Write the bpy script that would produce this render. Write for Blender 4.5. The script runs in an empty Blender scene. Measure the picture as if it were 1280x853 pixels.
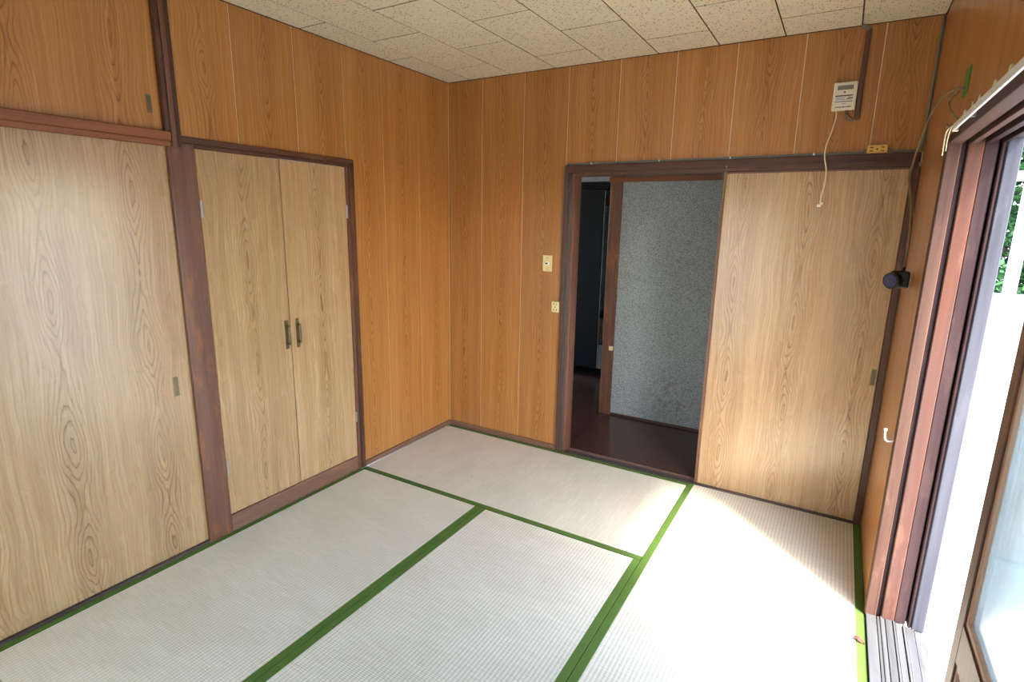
import bpy, bmesh, math, random
from mathutils import Vector, Matrix
random.seed(7)
S = bpy.context.scene
COL = S.collection

# ------------------------------------------------------------------ camera
W, H = 2.63, 2.385                      # room width (x) and ceiling height
CAM = Vector((2.372, -3.1174, 1.4928))
cd = bpy.data.cameras.new('camera')
cam = bpy.data.objects.new('camera', cd)
COL.objects.link(cam)
cam.location = CAM
cam.rotation_euler = (1.3561, -0.0175, 0.5382)
cd.sensor_width = 36.0
cd.lens = 682.67 / 1280 * 36.0
cd.clip_start = 0.02
S.camera = cam

# ------------------------------------------------------------------ light
SUN_DIR = Vector((-1.0, 0.83, -1.72)).normalized()
world = bpy.data.worlds.new('sky')
S.world = world
world.use_nodes = True
wn = world.node_tree.nodes
bg = wn['Background']
sky = wn.new('ShaderNodeTexSky')
sky.sky_type = 'NISHITA'
sky.sun_disc = False
sky.sun_elevation = math.asin(-SUN_DIR.z)
sky.sun_rotation = math.atan2(-SUN_DIR.x, -SUN_DIR.y)
sky.air_density = 1.0
sky.dust_density = 1.4
world.node_tree.links.new(sky.outputs[0], bg.inputs[0])
bg.inputs[1].default_value = 0.56
sl = bpy.data.lights.new('sun', 'SUN')
sl.energy = 3.8
sl.angle = math.radians(9.0)
sl.color = (1.0, 0.985, 0.95)
sun = bpy.data.objects.new('sun', sl)
COL.objects.link(sun)
sun.location = (6, -4, 8)
sun.rotation_euler = SUN_DIR.to_track_quat('-Z', 'Y').to_euler()
vs = S.view_settings
vs.view_transform = 'Standard'
vs.look = 'None'
vs.gamma = 1.0
vs.use_curve_mapping = False
vs.exposure = 2.3

# ------------------------------------------------------------------ material helpers
def lin(r, g, b):
    def f(c):
        c /= 255.0
        return c / 12.92 if c <= 0.04045 else ((c + 0.055) / 1.055) ** 2.4
    return (f(r), f(g), f(b), 1.0)

class NT:
    """tiny node-graph builder"""
    def __init__(self, name):
        self.m = bpy.data.materials.new(name)
        self.m.use_nodes = True
        self.t = self.m.node_tree
        self.b = self.t.nodes['Principled BSDF']
    def new(self, kind, **kw):
        n = self.t.nodes.new(kind)
        for k, v in kw.items():
            setattr(n, k, v)
        return n
    def link(self, a, b):
        self.t.links.new(a, b)
    def val(self, sock, v):
        if hasattr(v, 'is_output') or isinstance(v, bpy.types.NodeSocket):
            self.link(v, sock)
        else:
            sock.default_value = v
    def math(self, op, a, b=None, c=None):
        n = self.new('ShaderNodeMath', operation=op)
        self.val(n.inputs[0], a)
        if b is not None:
            self.val(n.inputs[1], b)
        if c is not None:
            self.val(n.inputs[2], c)
        return n.outputs[0]
    def coords(self):
        tc = self.new('ShaderNodeTexCoord')
        s = self.new('ShaderNodeSeparateXYZ')
        self.link(tc.outputs['Object'], s.inputs[0])
        return tc.outputs['Object'], s.outputs[0], s.outputs[1], s.outputs[2]
    def comb(self, x, y, z):
        n = self.new('ShaderNodeCombineXYZ')
        self.val(n.inputs[0], x); self.val(n.inputs[1], y); self.val(n.inputs[2], z)
        return n.outputs[0]
    def noise(self, vec, scale, detail=3.0, rough=0.55, dist=0.0):
        n = self.new('ShaderNodeTexNoise')
        self.link(vec, n.inputs['Vector'])
        n.inputs['Scale'].default_value = scale
        n.inputs['Detail'].default_value = detail
        n.inputs['Roughness'].default_value = rough
        n.inputs['Distortion'].default_value = dist
        return n.outputs['Fac']
    def ramp(self, fac, stops, interp='LINEAR'):
        n = self.new('ShaderNodeValToRGB')
        n.color_ramp.interpolation = interp
        e = n.color_ramp.elements
        while len(e) < len(stops):
            e.new(0.5)
        for i, (p, c) in enumerate(stops):
            e[i].position = p
            e[i].color = c if len(c) == 4 else (*c, 1)
        self.link(fac, n.inputs[0])
        return n.outputs[0]
    def mix(self, fac, a, b, mode='MIX'):
        n = self.new('ShaderNodeMix', data_type='RGBA', blend_type=mode)
        self.val(n.inputs[0], fac); self.val(n.inputs[6], a); self.val(n.inputs[7], b)
        return n.outputs[2]
    def bump(self, h, strength, dist=0.002):
        n = self.new('ShaderNodeBump')
        n.inputs['Strength'].default_value = strength
        n.inputs['Distance'].default_value = dist
        self.link(h, n.inputs['Height'])
        self.link(n.outputs[0], self.b.inputs['Normal'])
    def rnd(self):
        return self.new('ShaderNodeObjectInfo').outputs['Random']
    def finish(self, col=None, rough=0.5, spec=0.5, metal=0.0, coat=0.0):
        if col is not None:
            self.val(self.b.inputs['Base Color'], col)
        self.val(self.b.inputs['Roughness'], rough)
        self.b.inputs['Specular IOR Level'].default_value = spec
        self.b.inputs['Metallic'].default_value = metal
        self.b.inputs['Coat Weight'].default_value = coat
        return self.m

def grey(v):
    return (v, v, v, 1)

def flat_mat(name, rgb, rough=0.5, spec=0.5, metal=0.0, var=0.12, scale=40):
    n = NT(name)
    o, x, y, z = n.coords()
    f = n.noise(o, scale, 2)
    k = n.math('MULTIPLY_ADD', f, var * 2, 1 - var)
    c = n.mix(1.0, lin(*rgb), n.comb(k, k, k), 'MULTIPLY')
    return n.finish(c, rough, spec, metal)

def woodgrain(name, base, dark, pale, rough=0.32, contrast=1.0):
    """printed plywood grain: long cathedral figures along local Z, repeating every 303 mm across local X"""
    n = NT(name)
    o, x, y, z = n.coords()
    r = n.rnd()
    zz = n.math('MULTIPLY_ADD', r, 7.3, z)
    warp = n.noise(n.comb(n.math('MULTIPLY', x, 3.0), r, zz), 2.2, 3)
    w2 = n.noise(n.comb(n.math('MULTIPLY', x, 30.0), r, n.math('MULTIPLY', zz, 5.0)), 1.0, 3)
    xs = n.math('ADD', x, n.math('MULTIPLY_ADD', warp, 0.06, -0.03))
    u = n.math('WRAP', xs, -0.1515, 0.1515)
    u2 = n.math('MULTIPLY', u, u)
    dist = n.math('SQRT', n.math('ADD', u2, 0.00006))
    fall = n.math('DIVIDE', 1.0, n.math('MULTIPLY_ADD', u2, 420.0, 1.0))
    cell = n.math('FLOOR', n.math('DIVIDE', n.math('ADD', xs, 0.1515), 0.303))
    ph = n.math('MULTIPLY_ADD', cell, 2.1, n.math('MULTIPLY', r, 40.0))
    wob = n.math('MULTIPLY', n.noise(n.comb(cell, r, zz), 1.3, 1), 5.0)
    cs = n.math('COSINE', n.math('ADD', n.math('MULTIPLY_ADD', z, 12.5, ph), wob))
    h = n.math('MULTIPLY_ADD', dist, 78.0, n.math('MULTIPLY', n.math('MULTIPLY', cs, -1.6), fall))
    h = n.math('MULTIPLY_ADD', w2, 1.5, h)
    fr = n.math('FRACT', h)
    line = n.ramp(fr, [(0.0, grey(0.15)), (0.55, grey(0.0)), (0.86, grey(0.55)), (0.93, grey(1.0)), (1.0, grey(0.15))])
    amp = n.math('MULTIPLY_ADD', fall, 0.75, 0.25)
    mod = n.noise(n.comb(n.math('MULTIPLY', x, 8.0), r, n.math('MULTIPLY', zz, 1.6)), 1.5, 2)
    amp = n.math('MULTIPLY', amp, n.math('MULTIPLY_ADD', mod, 1.5, 0.1))
    streak = n.noise(n.comb(n.math('MULTIPLY', xs, 110.0), r, n.math('MULTIPLY', zz, 1.6)), 1.0, 4, 0.6)
    broad = n.noise(n.comb(n.math('MULTIPLY', xs, 22.0), r, n.math('MULTIPLY', zz, 0.7)), 1.0, 2)
    curl = n.noise(n.comb(n.math('MULTIPLY', x, 14.0), r, n.math('MULTIPLY', zz, 70.0)), 1.0, 2)
    pores = n.noise(n.comb(n.math('MULTIPLY', x, 500.0), r, n.math('MULTIPLY', zz, 12.0)), 1.0, 2)
    c = n.mix(n.ramp(streak, [(0.38, grey(0)), (0.68, grey(0.8))]), base, pale)
    c = n.mix(n.math('MULTIPLY', n.ramp(broad, [(0.42, grey(0)), (0.65, grey(1))]), 0.22), c, dark)
    c = n.mix(n.math('MULTIPLY', n.ramp(curl, [(0.55, grey(0)), (0.78, grey(1))]), 0.22), c, pale)
    c = n.mix(n.math('MULTIPLY', n.math('MULTIPLY', line, amp), 0.62 * contrast), c, dark)
    c = n.mix(n.math('MULTIPLY', n.ramp(pores, [(0.60, grey(0)), (0.72, grey(1))]), 0.18), c, dark)
    k = n.math('MULTIPLY_ADD', n.math('FRACT', n.math('MULTIPLY', r, 13.7)), 0.14, 0.92)
    c = n.mix(1.0, c, n.comb(k, k, k), 'MULTIPLY')
    n.bump(pores, 0.04, 0.001)
    rr = n.math('MULTIPLY_ADD', mod, 0.10, rough - 0.05)
    n.b.inputs['Coat Roughness'].default_value = 0.22
    return n.finish(c, rr, 0.6, 0.0, 0.35)

def timber(name, axis, c1, c2, c3, rough=0.45, worn=0.3, wear_rgb=(170, 110, 70), fine=1.0, spec=0.45):
    """solid timber with the grain along one local axis and patchy wear"""
    n = NT(name)
    o, x, y, z = n.coords()
    r = n.rnd()
    co = [x, y, z]
    st = [n.math('MULTIPLY_ADD', c, 2.2 if i == axis else 75.0 * fine, n.math('MULTIPLY', r, 31.0)) for i, c in enumerate(co)]
    g = n.noise(n.comb(*st), 1.0, 4, 0.6, 0.4)
    st2 = [n.math('MULTIPLY_ADD', c, 1.0 if i == axis else 18.0, n.math('MULTIPLY', r, 17.0)) for i, c in enumerate(co)]
    g2 = n.noise(n.comb(*st2), 1.0, 3)
    c = n.mix(n.ramp(g, [(0.3, grey(0)), (0.7, grey(1))]), lin(*c1), lin(*c2))
    c = n.mix(n.math('MULTIPLY', n.ramp(g2, [(0.4, grey(0)), (0.65, grey(1))]), 0.7), c, lin(*c3))
    st3 = [n.math('MULTIPLY_ADD', c_, 3.5 if i == axis else 14.0, n.math('MULTIPLY', r, 9.0)) for i, c_ in enumerate(co)]
    g3 = n.noise(n.comb(*st3), 1.0, 4, 0.65)
    c = n.mix(n.math('MULTIPLY', n.ramp(g3, [(0.56, grey(0)), (0.64, grey(1))]), worn), c, lin(*wear_rgb))
    n.bump(g, 0.12, 0.002)
    return n.finish(c, rough, spec)

def timber_set(name, *a, **k):
    return [timber(name + '_' + 'xyz'[i], i, *a, **k) for i in range(3)]

def speckle(name, base, dark, pale, scale=260, rough=0.95):
    n = NT(name)
    o, x, y, z = n.coords()
    f = n.noise(o, scale, 2, 0.6)
    g = n.noise(o, 3.0, 3)
    c = n.mix(n.ramp(f, [(0.38, grey(1)), (0.5, grey(0))]), lin(*base), lin(*dark))
    c = n.mix(n.ramp(f, [(0.56, grey(0)), (0.7, grey(0.7))]), c, lin(*pale))
    k = n.math('MULTIPLY_ADD', g, 0.3, 0.85)
    c = n.mix(1.0, c, n.comb(k, k, k), 'MULTIPLY')
    n.bump(f, 0.4, 0.004)
    return n, c, o, x, y, z

M = {}
M['panel'] = woodgrain('wall_panel_print', lin(174, 110, 48), lin(122, 66, 24), lin(192, 137, 74), 0.34, 1.6)
M['door'] = woodgrain('door_panel_print', lin(180, 138, 90), lin(122, 84, 50), lin(204, 172, 130), 0.28, 1.85)
M['trim'] = timber_set('dark_trim', (86, 50, 32), (58, 34, 23), (98, 62, 44), 0.42, 0.25, (140, 94, 68))
M['post'] = timber_set('worn_post', (114, 70, 48), (88, 54, 38), (122, 86, 68), 0.45, 0.35, (170, 98, 46))
M['rail'] = timber_set('orange_rail', (142, 78, 40), (112, 58, 30), (150, 88, 50), 0.45, 0.15)
M['base'] = timber_set('baseboard_wood', (122, 84, 62), (96, 64, 48), (134, 96, 74), 0.5, 0.3)
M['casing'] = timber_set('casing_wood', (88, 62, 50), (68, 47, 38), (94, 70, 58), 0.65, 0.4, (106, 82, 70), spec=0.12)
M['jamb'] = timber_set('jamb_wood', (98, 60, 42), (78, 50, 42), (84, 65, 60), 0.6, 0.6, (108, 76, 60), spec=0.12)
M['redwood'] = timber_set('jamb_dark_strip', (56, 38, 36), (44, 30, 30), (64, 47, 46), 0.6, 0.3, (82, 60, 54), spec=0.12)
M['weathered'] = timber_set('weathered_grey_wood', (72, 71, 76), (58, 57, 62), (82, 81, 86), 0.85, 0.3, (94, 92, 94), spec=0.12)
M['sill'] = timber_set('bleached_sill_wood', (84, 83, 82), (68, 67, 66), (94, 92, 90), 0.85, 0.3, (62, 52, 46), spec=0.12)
M['sash'] = timber_set('sash_wood', (104, 72, 56), (82, 56, 44), (116, 84, 66), 0.5, 0.3)
M['bead'] = timber_set('sash_bead_wood', (176, 130, 100), (150, 104, 78), (186, 146, 118), 0.55, 0.3)
M['shikii'] = timber_set('threshold_wood', (74, 60, 56), (54, 44, 42), (92, 76, 70), 0.4, 0.3, (120, 100, 92))
M['hall_floor'] = timber_set('hall_floor_ply', (74, 44, 34), (58, 34, 27), (84, 52, 40), 0.22, 0.25, (92, 58, 44))
M['groove'] = flat_mat('panel_groove', (226, 206, 170), 0.8)
M['dark_gap'] = flat_mat('dark_joint', (58, 36, 22), 0.9)
M['black'] = flat_mat('black_plastic', (22, 24, 28), 0.3)
M['dark'] = flat_mat('dark_slot', (24, 20, 16), 0.8)
M['brass'] = flat_mat('tarnished_brass', (112, 98, 70), 0.42, 0.5, 0.75, 0.3)
M['pull'] = flat_mat('tarnished_pull', (120, 112, 90), 0.45, 0.5, 0.7, 0.35, 120)
M['steel'] = flat_mat('hinge_steel', (190, 190, 188), 0.3, 0.5, 0.9)
M['ivory'] = flat_mat('ivory_plastic', (226, 204, 146), 0.35)
M['yellowed'] = flat_mat('yellowed_plastic', (214, 166, 82), 0.35)
M['white'] = flat_mat('white_plastic', (232, 228, 216), 0.35)
M['case'] = flat_mat('cream_case', (228, 214, 180), 0.35)
M['lcd'] = flat_mat('display_glass', (122, 124, 108), 0.15)
M['navy'] = flat_mat('navy_print', (52, 54, 86), 0.5)
M['faint'] = flat_mat('pale_print', (150, 152, 168), 0.5)
M['cream_cord'] = flat_mat('cream_cord', (226, 204, 160), 0.5)
M['grey_cable'] = flat_mat('grey_cable', (112, 112, 98), 0.5)
M['brown_duct'] = flat_mat('brown_duct', (92, 62, 46), 0.4)
M['tan_cord'] = flat_mat('tan_cord', (134, 108, 76), 0.5)
M['green_tape'] = flat_mat('green_tape', (58, 122, 38), 0.5)
M['railwhite'] = flat_mat('rail_white', (232, 232, 226), 0.35)
M['runner'] = flat_mat('runner_nylon', (222, 204, 160), 0.4)
M['dark_door'] = flat_mat('dark_brown_leaf', (16, 12, 10), 0.7, 0.2)
M['plaster'] = flat_mat('plaster_white', (206, 206, 200), 0.8)
M['lime'] = flat_mat('lime_string', (132, 142, 60), 0.6)
M['leafbrown'] = flat_mat('dried_leaf', (96, 58, 44), 0.7, 0.3, 0, 0.35, 120)

def tatami_mat_material():
    n = NT('rush_weave')
    o, x, y, z = n.coords()
    r = n.rnd()
    row = n.math('SINE', n.math('MULTIPLY', y, 2 * math.pi / 0.0155))
    across = n.math('SINE', n.math('MULTIPLY', x, 2 * math.pi / 0.0075))
    st = n.noise(n.comb(n.math('MULTIPLY', x, 190.0), n.math('MULTIPLY', y, 9.0), r), 1.0, 4, 0.6)
    pat = n.noise(n.comb(n.math('MULTIPLY', x, 6.0), n.math('MULTIPLY', y, 3.0), n.math('MULTIPLY', r, 9.0)), 1.0, 3)
    dots = n.noise(n.comb(n.math('MULTIPLY', x, 34.0), n.math('MULTIPLY', y, 34.0), r), 1.0, 1)
    c = n.mix(n.ramp(st, [(0.3, grey(0)), (0.7, grey(1))]), lin(218, 209, 184), lin(233, 226, 205))
    c = n.mix(n.math('MULTIPLY', n.ramp(pat, [(0.42, grey(0)), (0.62, grey(1))]), 0.3), c, lin(204, 196, 170))
    v = n.math('MULTIPLY_ADD', row, 0.5, 0.5)
    v = n.math('POWER', v, 0.5)
    c = n.mix(n.math('MULTIPLY', n.math('SUBTRACT', 1.0, v), 0.36), c, lin(146, 134, 108))
    c = n.mix(n.math('MULTIPLY', n.ramp(dots, [(0.79, grey(0)), (0.82, grey(1))]), 0.5), c, lin(120, 104, 78))
    hh = n.math('ADD', n.math('MULTIPLY', v, 0.8), n.math('ADD', n.math('MULTIPLY', across, 0.15), n.math('MULTIPLY', st, 0.3)))
    n.bump(hh, 0.45, 0.0012)
    return n.finish(c, 0.55, 0.35)

def border_material():
    n = NT('green_border_cloth')
    o, x, y, z = n.coords()
    a = n.math('SINE', n.math('MULTIPLY', n.math('ADD', x, y), 2 * math.pi / 0.009))
    b = n.math('SINE', n.math('MULTIPLY', n.math('SUBTRACT', x, y), 2 * math.pi / 0.009))
    w = n.math('MULTIPLY_ADD', n.math('MULTIPLY', a, b), 0.5, 0.5)
    f = n.noise(n.comb(n.math('MULTIPLY', x, 5.0), y, z), 2.0, 3)
    c = n.mix(n.ramp(w, [(0.3, grey(0)), (0.7, grey(1))]), lin(62, 88, 28), lin(96, 122, 54))
    k = n.math('MULTIPLY_ADD', f, 0.3, 0.85)
    c = n.mix(1.0, c, n.comb(k, k, k), 'MULTIPLY')
    n.bump(w, 0.3, 0.0008)
    return n.finish(c, 0.75, 0.25)

def ceiling_material():
    n = NT('pitted_ceiling_tile')
    o, x, y, z = n.coords()
    r = n.rnd()
    v = n.new('ShaderNodeTexVoronoi')
    v.inputs['Scale'].default_value = 1.0
    wv = n.noise(n.comb(n.math('MULTIPLY', x, 12.0), n.math('MULTIPLY', y, 12.0), r), 1.0, 1)
    n.link(n.comb(n.math('MULTIPLY', x, 78.0), n.math('MULTIPLY_ADD', y, 108.0, wv), n.math('MULTIPLY', r, 50.0)), v.inputs['Vector'])
    sep = n.new('ShaderNodeSeparateColor')
    n.link(v.outputs['Color'], sep.inputs[0])
    on = n.math('GREATER_THAN', sep.outputs[0], 0.42)
    th = n.math('MULTIPLY_ADD', sep.outputs[1], 0.14, 0.20)
    pit = n.math('MULTIPLY', n.math('LESS_THAN', v.outputs['Distance'], th), on)
    f = n.noise(o, 9.0, 2)
    g = n.noise(o, 300.0, 1)
    c = n.mix(f, lin(214, 198, 164), lin(224, 209, 178))
    c = n.mix(n.math('MULTIPLY', g, 0.15), c, lin(176, 156, 118))
    c = n.mix(n.math('MULTIPLY', pit, 0.85), c, lin(98, 74, 46))
    k = n.math('MULTIPLY_ADD', r, 0.08, 0.95)
    c = n.mix(1.0, c, n.comb(k, k, k), 'MULTIPLY')
    n.bump(n.math('SUBTRACT', 1.0, pit), 0.5, 0.002)
    return n.finish(c, 0.9, 0.2)

def juraku_material():
    n, c, o, x, y, z = speckle('grey_sand_wall', (172, 172, 166), (112, 112, 108), (196, 196, 190), 190)
    # rusty scuffs low on the wall, local coordinates of the hall wall
    d = n.new('ShaderNodeVectorMath', operation='DISTANCE')
    n.link(n.comb(n.math('MULTIPLY', x, 1.0), 0.0, z), d.inputs[0])
    d.inputs[1].default_value = (1.42, 0, 0.20)
    near = n.ramp(d.outputs['Value'], [(0.05, grey(1)), (0.3, grey(0))])
    s = n.noise(o, 28.0, 4, 0.65)
    f = n.math('MULTIPLY', n.ramp(s, [(0.5, grey(0)), (0.62, grey(1))]), near)
    c = n.mix(n.math('MULTIPLY', f, 0.6), c, lin(132, 98, 66))
    return n.finish(c, 0.95, 0.15)

def glass_material():
    n = NT('dusty_window_glass')
    o, x, y, z = n.coords()
    t = n.new('ShaderNodeBsdfTransparent')
    t.inputs[0].default_value = (0.70, 0.75, 0.76, 1)
    tr = n.new('ShaderNodeBsdfTranslucent')
    tr.inputs[0].default_value = (0.80, 0.86, 0.87, 1)
    g = n.new('ShaderNodeBsdfGlossy')
    g.inputs['Roughness'].default_value = 0.08
    f = n.noise(o, 6.0, 4)
    m1 = n.new('ShaderNodeMixShader')
    n.link(n.math('MULTIPLY_ADD', f, 0.2, 0.12), m1.inputs[0])
    n.link(t.outputs[0], m1.inputs[1]); n.link(tr.outputs[0], m1.inputs[2])
    fr = n.new('ShaderNodeFresnel')
    m2 = n.new('ShaderNodeMixShader')
    n.link(n.math('MULTIPLY', fr.outputs[0], 0.6), m2.inputs[0])
    n.link(m1.outputs[0], m2.inputs[1]); n.link(g.outputs[0], m2.inputs[2])
    n.link(m2.outputs[0], n.t.nodes['Material Output'].inputs[0])
    return n.m

def concrete_material():
    n, c, o, x, y, z = speckle('yard_concrete', (168, 166, 161), (146, 144, 140), (182, 180, 175), 30, 0.9)
    return n.finish(c, 0.9, 0.2)

def foliage_material(name, a, b):
    n = NT(name)
    o, x, y, z = n.coords()
    f = n.noise(o, 5.0, 3)
    c = n.mix(n.ramp(f, [(0.35, grey(0)), (0.65, grey(1))]), lin(*a), lin(*b))
    n.b.inputs['Transmission Weight'].default_value = 0.0
    return n.finish(c, 0.6, 0.3)

M['tatami'] = tatami_mat_material()
M['border'] = border_material()
M['ceiling'] = ceiling_material()
M['juraku'] = juraku_material()
M['glass'] = glass_material()
M['concrete'] = concrete_material()
M['foliage'] = foliage_material('leaf_green', (26, 60, 32), (62, 102, 52))
M['bark'] = flat_mat('bark', (92, 74, 58), 0.9)
M['render_wall'] = flat_mat('exterior_render', (190, 184, 172), 0.9)

# ------------------------------------------------------------------ mesh helpers
def link(name, me, mat, parent=None, loc=(0, 0, 0), rz=0.0):
    o = bpy.data.objects.new(name, me)
    COL.objects.link(o)
    o.location = loc
    o.rotation_euler = (0, 0, rz)
    if mat is not None and len(me.materials) == 0:
        me.materials.append(mat)
    if parent is not None:
        o.parent = parent
    return o

def tag(o, label, cat=None, group=None, kind=None):
    o['label'] = label
    if cat:
        o['category'] = cat
    if group:
        o['group'] = group
    if kind:
        o['kind'] = kind
    return o

def empty(name, loc=(0, 0, 0)):
    o = bpy.data.objects.new(name, None)
    COL.objects.link(o)
    o.location = loc
    o.empty_display_size = 0.05
    return o

def done(bm, name):
    bmesh.ops.recalc_face_normals(bm, faces=bm.faces[:])
    me = bpy.data.meshes.new(name)
    bm.to_mesh(me)
    bm.free()
    return me

def box_bm(bm, lo, hi, bevel=0.0, seg=1):
    lo, hi = Vector(lo), Vector(hi)
    r = bmesh.ops.create_cube(bm, size=1.0)
    d = hi - lo
    for v in r['verts']:
        v.co = Vector((v.co.x * d.x, v.co.y * d.y, v.co.z * d.z)) + (lo + hi) / 2
    if bevel > 0:
        es = list({e for v in r['verts'] for e in v.link_edges})
        bmesh.ops.bevel(bm, geom=es, offset=min(bevel, 0.45 * min(d)), segments=seg, affect='EDGES', profile=0.5)

def pick(mat, d):
    """a timber set gives the material whose grain runs along the longest side"""
    if isinstance(mat, list):
        return mat[max(range(3), key=lambda i: abs(d[i]))]
    return mat

def box(name, lo, hi, mat, parent=None, bevel=0.0015, seg=1, off=(0, 0, 0)):
    """a bevelled box given by world corners; its own origin sits at its centre (off: parent's position)"""
    lo, hi = Vector(lo), Vector(hi)
    c = (lo + hi) / 2
    bm = bmesh.new()
    box_bm(bm, lo - c, hi - c, bevel, seg)
    return link(name, done(bm, name), pick(mat, hi - lo), parent, c - Vector(off))

def boxes(name, lst, mat, parent=None, bevel=0.001, loc=(0, 0, 0)):
    bm = bmesh.new()
    L = Vector(loc)
    for lo, hi in lst:
        box_bm(bm, Vector(lo) - L, Vector(hi) - L, bevel)
    d = Vector(lst[0][1]) - Vector(lst[0][0])
    return link(name, done(bm, name), pick(mat, d), parent, loc)

def cyl_bm(bm, a, b, r, seg=12, r2=None):
    a, b = Vector(a), Vector(b)
    d = b - a
    q = d.to_track_quat('Z', 'Y').to_matrix().to_4x4()
    bmesh.ops.create_cone(bm, cap_ends=True, segments=seg, radius1=r, radius2=r if r2 is None else r2, depth=d.length, matrix=Matrix.Translation((a + b) / 2) @ q)

def cyl(name, a, b, r, mat, parent=None, seg=14, r2=None, bevel=0.0):
    c = (Vector(a) + Vector(b)) / 2
    bm = bmesh.new()
    cyl_bm(bm, Vector(a) - c, Vector(b) - c, r, seg, r2)
    if bevel:
        bmesh.ops.bevel(bm, geom=[e for e in bm.edges if len(e.link_faces) == 2 and e.calc_face_angle(0) > 0.8], offset=bevel, segments=2, affect='EDGES')
    return link(name, done(bm, name), mat, parent, c)

def smooth_path(pts, n=8):
    P = [Vector(p) for p in pts]
    P = [2 * P[0] - P[1]] + P + [2 * P[-1] - P[-2]]
    out = []
    for i in range(1, len(P) - 2):
        a, b, c, d = P[i - 1], P[i], P[i + 1], P[i + 2]
        for k in range(n):
            t = k / n
            out.append(0.5 * (2 * b + (c - a) * t + (2 * a - 5 * b + 4 * c - d) * t * t + (3 * b - a - 3 * c + d) * t ** 3))
    out.append(P[-2])
    return out

def tube(name, pts, r, mat, parent=None, seg=8, n=8, smooth=True):
    path = smooth_path(pts, n) if smooth else [Vector(p) for p in pts]
    o = path[0].copy()
    path = [p - o for p in path]
    bm = bmesh.new()
    rings = []
    up = None
    for i, p in enumerate(path):
        t = (path[min(i + 1, len(path) - 1)] - path[max(i - 1, 0)]).normalized()
        if up is None:
            up = t.orthogonal().normalized()
        up = (up - t * up.dot(t)).normalized()
        s = t.cross(up)
        rings.append([bm.verts.new(p + (up * math.cos(a) + s * math.sin(a)) * r) for a in (2 * math.pi * k / seg for k in range(seg))])
    for a, b in zip(rings, rings[1:]):
        for k in range(seg):
            bm.faces.new((a[k], a[(k + 1) % seg], b[(k + 1) % seg], b[k]))
    bm.faces.new(rings[0][::-1])
    bm.faces.new(rings[-1])
    me = done(bm, name)
    for f in me.polygons:
        f.use_smooth = True
    return link(name, me, mat, parent, o)

def panel(name, axis, face, a0, a1, z0, z1, mat, parent, th=0.0025, bevel=0.0004, sign=1):
    """one sheet of panelling on a wall: axis 'x' runs along world X (faces -Y), axis 'y' along world Y (faces +X when sign=1, else -X).
    Local X is the across direction, local Z the height, so that the printed grain follows the sheet."""
    bm = bmesh.new()
    w, h = a1 - a0, z1 - z0
    box_bm(bm, (-w / 2, -th / 2, -h / 2), (w / 2, th / 2, h / 2), bevel)
    me = done(bm, name)
    if axis == 'x':
        return link(name, me, mat, parent, ((a0 + a1) / 2, face + sign * th / 2, (z0 + z1) / 2))
    return link(name, me, mat, parent, (face - sign * th / 2, (a0 + a1) / 2, (z0 + z1) / 2), math.pi / 2)

# ------------------------------------------------------------------ room shell
YF = -3.62                      # wall behind the camera
def struct(o, label, cat=None):
    o['kind'] = 'structure'
    o['label'] = label
    if cat:
        o['category'] = cat
    return o

# floor slab under the mats
struct(box('floor', (-0.05, YF - 0.05, -0.20), (2.70, -0.002, -0.056), M['render_wall'], bevel=0), 'bare sub-floor slab below the tatami mats')

# left wall: backing with the closet openings, sheets proud of it
GAP = 0.0018
TH = 0.0025
def wall_left():
    parts = [((-0.10, -0.872, 0.0), (-TH, 0.10, H)), ((-0.10, -1.80, 1.775), (-TH, -0.872, H)),
             ((-0.62, YF, 1.775), (-0.60, -1.80, H)), ((-0.62, YF, 0.0), (-0.60, -0.9, 1.775))]
    o = boxes('wall_left', parts, M['groove'], None, 0)
    struct(o, 'wood-print panelled wall holding the built-in closets')
    ys = [0.0, -0.312, -0.625, -0.872]
    for a, b in zip(ys[:-1], ys[1:-1]):
        panel('wall_panel', 'y', 0.0, b + GAP, a - GAP, 0.034, H - 0.001, M['panel'], o)
    # the sheet that is notched around the closet header
    yc, zc = -0.768, H / 2
    bm = bmesh.new()
    ring = [(-0.871, 0.034), (-0.625 - GAP, 0.034), (-0.625 - GAP, H - 0.001), (-0.912 + GAP, H - 0.001), (-0.912 + GAP, 1.812), (-0.871, 1.812)]
    vf = [bm.verts.new((y - yc, -TH / 2, z - zc)) for y, z in ring]
    vb = [bm.verts.new((y - yc, TH / 2, z - zc)) for y, z in ring]
    bm.faces.new(vf); bm.faces.new(vb[::-1])
    for k in range(6):
        bm.faces.new((vf[k], vb[k], vb[(k + 1) % 6], vf[(k + 1) % 6]))
    link('wall_panel', done(bm, 'wall_panel'), M['panel'], o, (-TH / 2, yc, zc), math.pi / 2)
    ys = [-0.912, -1.217, -1.535, -1.797]
    for k, (a, b) in enumerate(zip(ys, ys[1:])):
        g0 = 0.0 if k == 0 else GAP
        panel('wall_panel', 'y', 0.0, b + GAP, a - GAP, 1.812, H - 0.001, M['panel'], o)
    return o
wall_left()

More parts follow.
